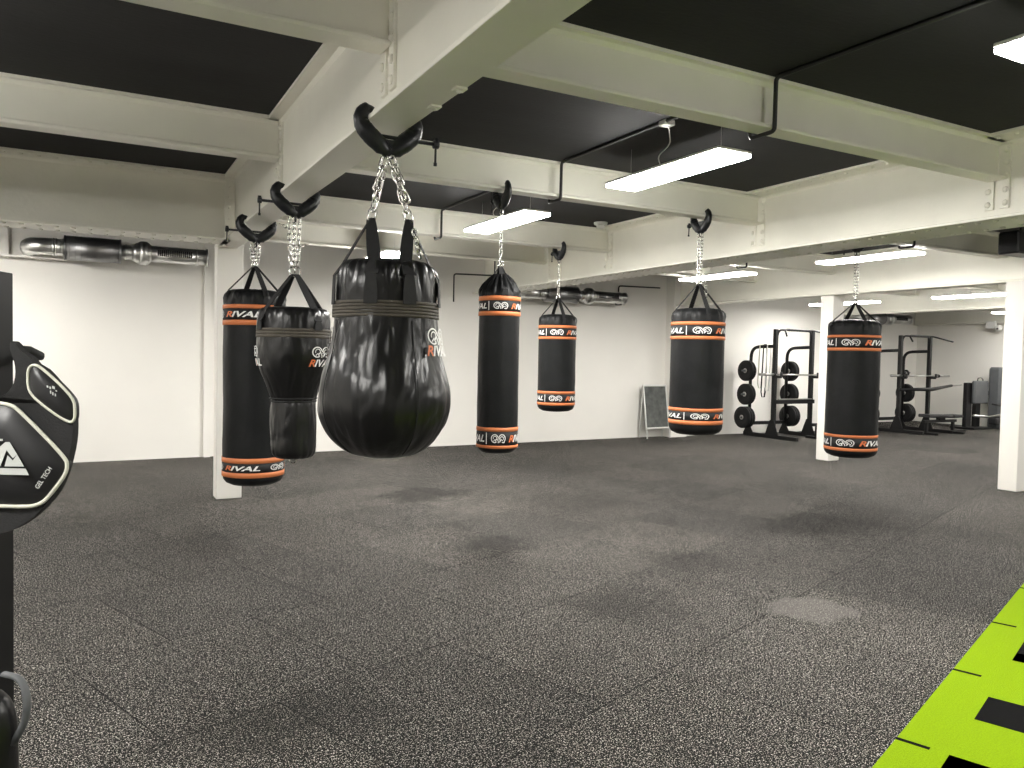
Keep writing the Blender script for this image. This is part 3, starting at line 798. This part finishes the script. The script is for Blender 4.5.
for (rx, ry, nm) in ((12.06, 11.25, 'left of the middle column'), (16.04, 11.3, 'right of the rightmost bag')):
    for side, sg, wd in ((0, -1, 'left'), (1.05, 1, 'right')):
        for z, lv, r in ((1.35, 'top', .215), (.86, 'middle', .22), (.38, 'bottom', .225)):
            if rx > 15 and lv == 'top':
                if wd == 'right': wplate(rx + side + sg * .10, ry + .65, z - .02, .09, .03, 'small weight plate on the top right peg, rack right of the rightmost bag', 'weight plates')
                continue
            k = 3 if lv == 'bottom' else 2
            for i in range(k):
                pos = ('innermost', 'middle', 'outermost')[i] if k == 3 else ('inner', 'outer')[i]
                wplate(rx + side + sg * (.075 + i * .06), ry + .65, z, r, .052, '%s black plate on the %s %s peg, rack %s' % (pos, lv, wd, nm), 'weight plates')
def barbell(x, y, z, l, label, hidden=False):
    t = thing('barbell', label, 'barbell', (x, y, z))
    MB().cyl((-l / 2 + .4, 0, 0), (l / 2 - .4, 0, 0), .016, 12).build('shaft', 'steel', t)
    for s in (-1, 1):
        MB().cyl((s * (l / 2 - .4), 0, 0), (s * l / 2, 0, 0), .026, 12).build('sleeve', 'steel', t)
        MB().cyl((s * (l / 2 - .42), 0, 0), (s * (l / 2 - .38), 0, 0), .038, 12).build('collar', 'rack', t)
barbell(12.06 + .525, 11.25 - .105, 1.29, 2.1, 'steel barbell racked on the squat rack left of the middle column')
barbell(16.04 + .60, 11.3 - .105, 1.29, 2.1, 'steel barbell racked on the squat rack right of the rightmost bag')
# resistance bands looped over the first rack's tube
for i, (yy, zb_, m, lb) in enumerate(((11.42, .95, 'plastic', 'pale resistance band looped over the left rack tube'), (11.52, .82, 'rack', 'long black resistance band hanging from the left rack tube'), (11.62, 1.0, 'piping', 'cream resistance band hanging nearest the plates on the left rack'))):
    b = MB(); pts = []
    for k in range(7): a = PI * k / 6; pts.append((12.06 + .045 * math.cos(a), yy + .01 * math.sin(a), 1.865 + .035 * math.sin(a)))
    pts += [(12.015, yy + .02, 1.4), (12.01, yy + .03, zb_ + .1), (12.03, yy + .02, zb_), (12.07, yy - .0, zb_), (12.09, yy, zb_ + .1), (12.105, yy, 1.4)]
    b.tube(pts, .02, 6, closed=True, flat=(1, .35))
    tag(b.build('resistance_band', m), lb, 'resistance band')
# benches
def bench(label, x, y, rz, inc):
    t = thing('weight_bench', label, 'bench', (x, y, 0), rz)
    MB().box(-.62, .55, -.035, .035, .26, .32, .006).build('spine', 'rack', t)
    for xx in (-.5, .45):
        MB().box(xx - .03, xx + .03, -.03, .03, .05, .28, .004).build('leg', 'rack', t)
        MB().box(xx - .035, xx + .035, -.26, .26, 0, .05, .006).build('foot', 'rack', t)
    MB().box(.28, .62, -.14, .14, .36, .43, .02).build('seat_pad', 'pad', t)
    T = Matrix.Translation((.26, 0, .36)) @ Matrix.Rotation(inc, 4, 'Y')
    MB().box(-.88, 0, -.14, .14, 0, .07, .02, T=T).build('back_pad', 'pad', t)
    if inc > .2: MB().tube([(-.3, 0, .3), (.26 - .5 * math.cos(inc), 0, .36 + .5 * math.sin(inc))], .02, 8).build('strut', 'rack', t)
    MB().tube([(.5, 0, .05), (.75, 0, .06), (.80, -.10, .06)], .015, 8).build('handle', 'rack', t)
    MB().box(-.1, .1, -.05, .05, .3, .36, .004).build('bracket', 'rack', t)
bench('flat black weight bench in front of the squat rack right of the rightmost bag', 16.75, 10.75, 0, 0.03)
bench('inclined grey weight bench half hidden behind the middle column', 13.38, 10.86, 0, .85)
# cable machine
t = thing('cable_machine', 'grey and black weight machine at far right beside the right column', 'gym machine', (18.8, 11.4, 0))
b = MB().box(-.12, .10, -.05, .05, 0, 1.13, .01); b.build('post', 'rack', t)
MB().box(.26, .46, -.05, .05, 0, 1.1, .01).build('post', 'rack', t)
b = MB().box(.02, .60, -.16, -.06, .62, 1.18, .03); b.build('weight_shroud', 'grey', t)
MB().tube([(.2, -.1, 1.17), (.22, -.1, 1.24), (.34, -.1, 1.26), (.42, -.1, 1.22), (.44, -.1, 1.15)], .012, 8).build('cable_loop', 'rack', t)
MB().box(.46, .95, -.04, .04, .82, .93, .006).build('crossbar', 'rack', t)
MB().box(-.2, .55, -.3, .3, 0, .05, .01).build('base', 'rack', t)
b = MB().box(.72, .90, -.35, -.05, 0, 1.52, .05); b.build('tower', 'grey', t)
MB().tube([(.1, -.1, .33), (.6, -.18, .29), (.75, -.4, .36)], .03, 8).build('lever', 'steel', t)
MB().box(.50, .72, -.42, -.2, .12, .28, .03).build('seat', 'pad', t)
MB().tube([(.5, -.3, .62), (.75, -.36, .58)], .02, 8).build('handle', 'rack', t)

# security camera + speaker
t = thing('security_camera', 'small white security camera on a bracket at the far right, under the smallest light', 'camera', (19.60, 11.2, 2.50))
MB().box(-.03, .05, .06, .30, -.02, .16, .01).build('bracket', 'plastic', t)
MB().lathe([(.02, -.09), (.07, -.07), (.09, -.02), (.09, .03), (.05, .06)], 20).build('body', 'plastic', t)
MB().cyl((-.085, -.03, -.03), (-.11, -.04, -.04), .025, 12).build('lens', 'cable', t)
t = thing('loudspeaker', 'dark loudspeaker box hung under the ceiling at the upper right edge', 'speaker', (9.56, 5.28, 2.86))
MB().box(-.20, .30, -.12, .12, 0, .26, .02).build('cabinet', 'iron', t)
MB().box(-.18, .28, -.125, -.119, .02, .24).build('grille', 'cable', t)
MB().tube([(.05, 0, .26), (.05, 0, ZC - 2.885)], .012, 8).build('hanging_rod', 'rack', t)

# ------------------------------------------------------------------ left foreground: post with belly pad
PX = 1 / 775.53 * 2.2
rt = Vector((.8807, -.4733, 0)).normalized(); fwd = Vector((-rt.y, rt.x, 0)) * -1   # towards the camera
fwd = Vector((-.4733, -.8807, 0)).normalized()
rz = math.atan2(rt.y, rt.x)
PC = Vector((-.268, 2.712, 0))        # post centre
t = thing('equipment_post', 'tall matt black upright post at the left edge of the photo', 'post', PC, rz)
MB().box(-.041, .041, -.041, .041, .02, 1.765, .003).build('upright', 'rack', t)
MB().box(-.30, .12, -.2, .25, 0, .02, .004).build('base_plate', 'rack', t)
# pad: local X right, local Z up, local -Y towards the camera ; origin where pixel (-2,450) lies
def P2(pts, cx=-2): return [((x - cx) * PX, (450 - y) * PX) for x, y in pts]
def mirror(half): return half + [(-x, z) for x, z in reversed(half) if abs(x) > 1e-6]
PB = Vector((-.242, 2.618, 1.255))
t = thing('belly_pad', 'shiny black trainer belly pad with cream piping hung on the post at left', 'training pad', PB, rz)
def sample(poly, k=3):
    out = []; n = len(poly)
    for i in range(n):
        p0, p1, p2, p3 = (Vector(poly[(i + j) % n]) for j in (-1, 0, 1, 2))
        for q in range(k):
            f = q / k
            out.append(tuple(.5 * ((2 * p1) + (-p0 + p2) * f + (2 * p0 - 5 * p1 + 4 * p2 - p3) * f * f + (-p0 + 3 * p1 - 3 * p2 + p3) * f ** 3)))
    return out
def curve_y(x): return .45 * x * x          # the vest bends back round the body
def pillow(poly, thick, y0, centre, rings=6, fl=.75):
    b = MB(); n = len(poly); vs = []; fs = []
    for k in range(rings + 1):
        s = 1 - (k / rings) ** 1.6 * .97; h = thick * (1 - (s ** 3.2))
        for x, z in poly:
            X_ = centre[0] + (x - centre[0]) * s; Z_ = centre[1] + (z - centre[1]) * s
            vs.append((X_, y0 - h + curve_y(X_), Z_))
    for k in range(rings):
        for i in range(n): fs.append((k * n + i, k * n + (i + 1) % n, k * n + n + (i + 1) % n, k * n + n + i))
    fs.append(tuple(range(rings * n, rings * n + n)))
    o = len(vs)
    for x, z in poly: vs.append((x, y0 + .02 + curve_y(x), z))
    for i in range(n): fs.append((i, o + i, o + (i + 1) % n, (i + 1) % n))
    b.add(vs, fs, True); return b
body_half = P2([(-2, 397), (6, 394), (13, 387), (16.5, 377), (16.5, 366), (14, 357), (11, 349), (12, 341), (17, 344), (24, 352), (31, 356), (38, 364), (47, 369), (59, 382), (69, 396), (74, 410), (75, 425), (74, 441), (71, 457), (66, 475), (58, 492), (45, 508), (30, 521), (12, 531), (-2, 534)])
poly = sample([(x * .925, z) for x, z in mirror(body_half)], 2)
# body: triangulated slab (U-neck), front bulging slightly
from mathutils.geometry import tessellate_polygon
def slab(poly, y0, th):
    b = MB(); tr = tessellate_polygon([[Vector((x, z, 0)) for x, z in poly]]); n = len(poly)
    vs = [(x, y0 + curve_y(x), z) for x, z in poly] + [(x, y0 + th + curve_y(x), z) for x, z in poly]
    fs = [tuple(q) for q in tr] + [tuple(i + n for i in reversed(q)) for q in tr]
    fs += [(i, (i + 1) % n, n + (i + 1) % n, n + i) for i in range(n)]
    return b.add(vs, fs)
slab(poly, 0, .03).build('body', 'neo', t)
mp = P2([(-2, 403), (12, 405), (22, 412), (45, 436), (61, 455), (65, 464), (62, 476), (48, 496), (40, 503), (28, 506), (-2, 506)])
mainp = sample(mirror(mp), 3)
pillow(mainp, .035, -.002, (0, -.015)).build('front_panel', 'pad', t)
MB().tube([(x, -.006 + curve_y(x), z) for x, z in mainp], .0056, 8, closed=True).build('piping', 'piping', t)
sh = P2([(30, 367), (35, 364.5), (42, 368), (58, 383), (70, 398), (72, 410), (71, 419), (66, 420.5), (54, 413), (36, 398), (29.5, 388), (28.5, 375)])
for s in (1, -1):
    q = sample([(x * s, z) for x, z in sh], 3)
    if s < 0: q = q[::-1]
    c = (sum(x for x, z in q) / len(q), sum(z for x, z in q) / len(q))
    pillow(q, .02, -.002, c).build('shoulder_panel', 'pad', t)
    MB().tube([(x, -.005 + curve_y(x), z) for x, z in q], .0042, 8, closed=True).build('piping', 'piping', t)
# printed marks on the panel
def front_y(x, z): return -.041 + curve_y(x) + .12 * (x * x)
def printed(m2, nm, m, dy=0):
    MB().add([(x + .018, front_y(x, z) + dy - .002, z) for x, z in m2[0]], m2[1]).build(nm, m, t)
tri = [P2([(-34, 466), (28, 466), (31, 472.5), (-37, 472.5)]), P2([(-22, 464), (-13, 441), (-6, 450), (-14, 464)]), P2([(-12, 464), (2, 446), (9, 440), (13, 440), (4, 464)]) ,
       P2([(8, 464), (11, 453), (16, 458), (20, 452), (26.5, 464)]), P2([(9, 440), (13, 440), (20, 452), (16, 456), (10, 448)])]
V = []; F = []
for p in tri: F.append(tuple(range(len(V), len(V) + len(p)))); V += p
printed((V, F), 'logo_mark', 'silver')
V = []; F = []
for p in (P2([(1.2, 433), (3.2, 433), (3.2, 443), (1.2, 443)]), P2([(-2, 437), (6.5, 437), (6.5, 439), (-2, 439)])):
    F.append(tuple(range(len(V), len(V) + len(p)))); V += p
printed((V, F), 'plus_mark', 'silver')
tv, tf = text_mesh('GEL TECH', 1.0, 0, .012)
w_ = max(x for x, y in tv); ang = R(58); L_ = 24 * PX; k_ = L_ / w_
o0 = P2([(44, 487)])[0]
tv = [(o0[0] + (x * k_) * math.cos(ang) - y * k_ * 1.15 * math.sin(ang), o0[1] + (x * k_) * math.sin(ang) + y * k_ * 1.15 * math.cos(ang)) for x, y in tv]
MB().add([(x, -.034 + curve_y(x) , z) for x, z in tv], tf).build('lettering', 'silver', t)
V = []; F = []
for (x, y, w, h) in ((50, 384, 1.5, 2), (52.5, 385, 1.5, 2.4), (55, 384.4, 2.4, 2.6), (58, 388.5, 1.5, 1.4), (53, 389, 1.2, 3), (55, 390.5, 1.2, 3), (57.3, 392, 1.2, 2.6)):
    p = P2([(x, y), (x + w, y + w * .4), (x + w, y + h + w * .4), (x, y + h)]); F.append(tuple(range(len(V), len(V) + 4))); V += p
MB().add([(x, -.0245 + curve_y(x), z) for x, z in V], F).build('small_print', 'silver', t)
# shoulder straps behind the post
for s in (-1, 1):
    MB().tube([(s * .048, .015, (450 - 349) * PX), (s * .062, .05, (450 - 350) * PX), (s * .06, .11, (450 - 356) * PX), (0, .14, (450 - 358) * PX)], .012, 8, flat=(.5, 1)).build('shoulder_strap', 'neo', t)

# ------------------------------------------------------------------ lower left: glossy pad standing on the floor
KC = Vector((-.350, 2.358, 0))
t = thing('kick_shield', 'glossy black kick shield standing against the post in the lower left corner', 'training pad', KC, rz)
prof = [(.12, 0), (.17, .02), (.185, .08), (.19, .3), (.195, .52), (.19, .61), (.165, .665), (.10, .685), (.02, .688)]
def fn(a, z, r): return r * (1 + .03 * noise.noise(Vector((math.cos(a) * 2, math.sin(a) * 2, z * 6)))) * (.55 / math.sqrt((.55 * math.cos(a)) ** 2 + math.sin(a) ** 2) if True else 1)
MB().lathe(smooth_prof(prof, 40), 48, fn).build('body', 'shiny', t)
MB().tube(fillet([(.13, .06, .705), (.185, .05, .70), (.212, .03, .65), (.212, .02, .60), (.19, .0, .55)], .04), .011, 8, flat=(1, .6)).build('carry_strap', 'grey', t)

# ------------------------------------------------------------------ world, camera, view
w = bpy.data.worlds.new('World'); SC.world = w; w.use_nodes = True
w.node_tree.nodes['Background'].inputs['Color'].default_value = (.02, .02, .02, 1)
cam = bpy.data.cameras.new('Camera'); co = bpy.data.objects.new('Camera', cam); COL.objects.link(co); SC.camera = co
cam.sensor_width = 36; cam.lens = 775.53462 / 1024 * 36; cam.clip_start = .05; cam.clip_end = 100
MT = [[8.80668142e-01, 8.65653697e-04, 4.73732915e-01], [-4.73302534e-01, -4.10475742e-02, 8.79943071e-01], [2.02073129e-02, -9.99156818e-01, -3.57395748e-02]]
# columns of MT: camera right, down, forward in world axes
m = Matrix(((MT[0][0], -MT[0][1], -MT[0][2], 0), (MT[1][0], -MT[1][1], -MT[1][2], 0), (MT[2][0], -MT[2][1], -MT[2][2], 1.55), (0, 0, 0, 1)))
co.matrix_world = m
SC.view_settings.view_transform = 'Standard'; SC.view_settings.look = 'None'
SC.view_settings.gamma = 1; SC.view_settings.use_curve_mapping = False
SC.view_settings.exposure = 2.66
SC.cycles.use_denoising = True
SC.cycles.max_bounces = 10; SC.cycles.diffuse_bounces = 6
SC.cycles.sample_clamp_indirect = 8
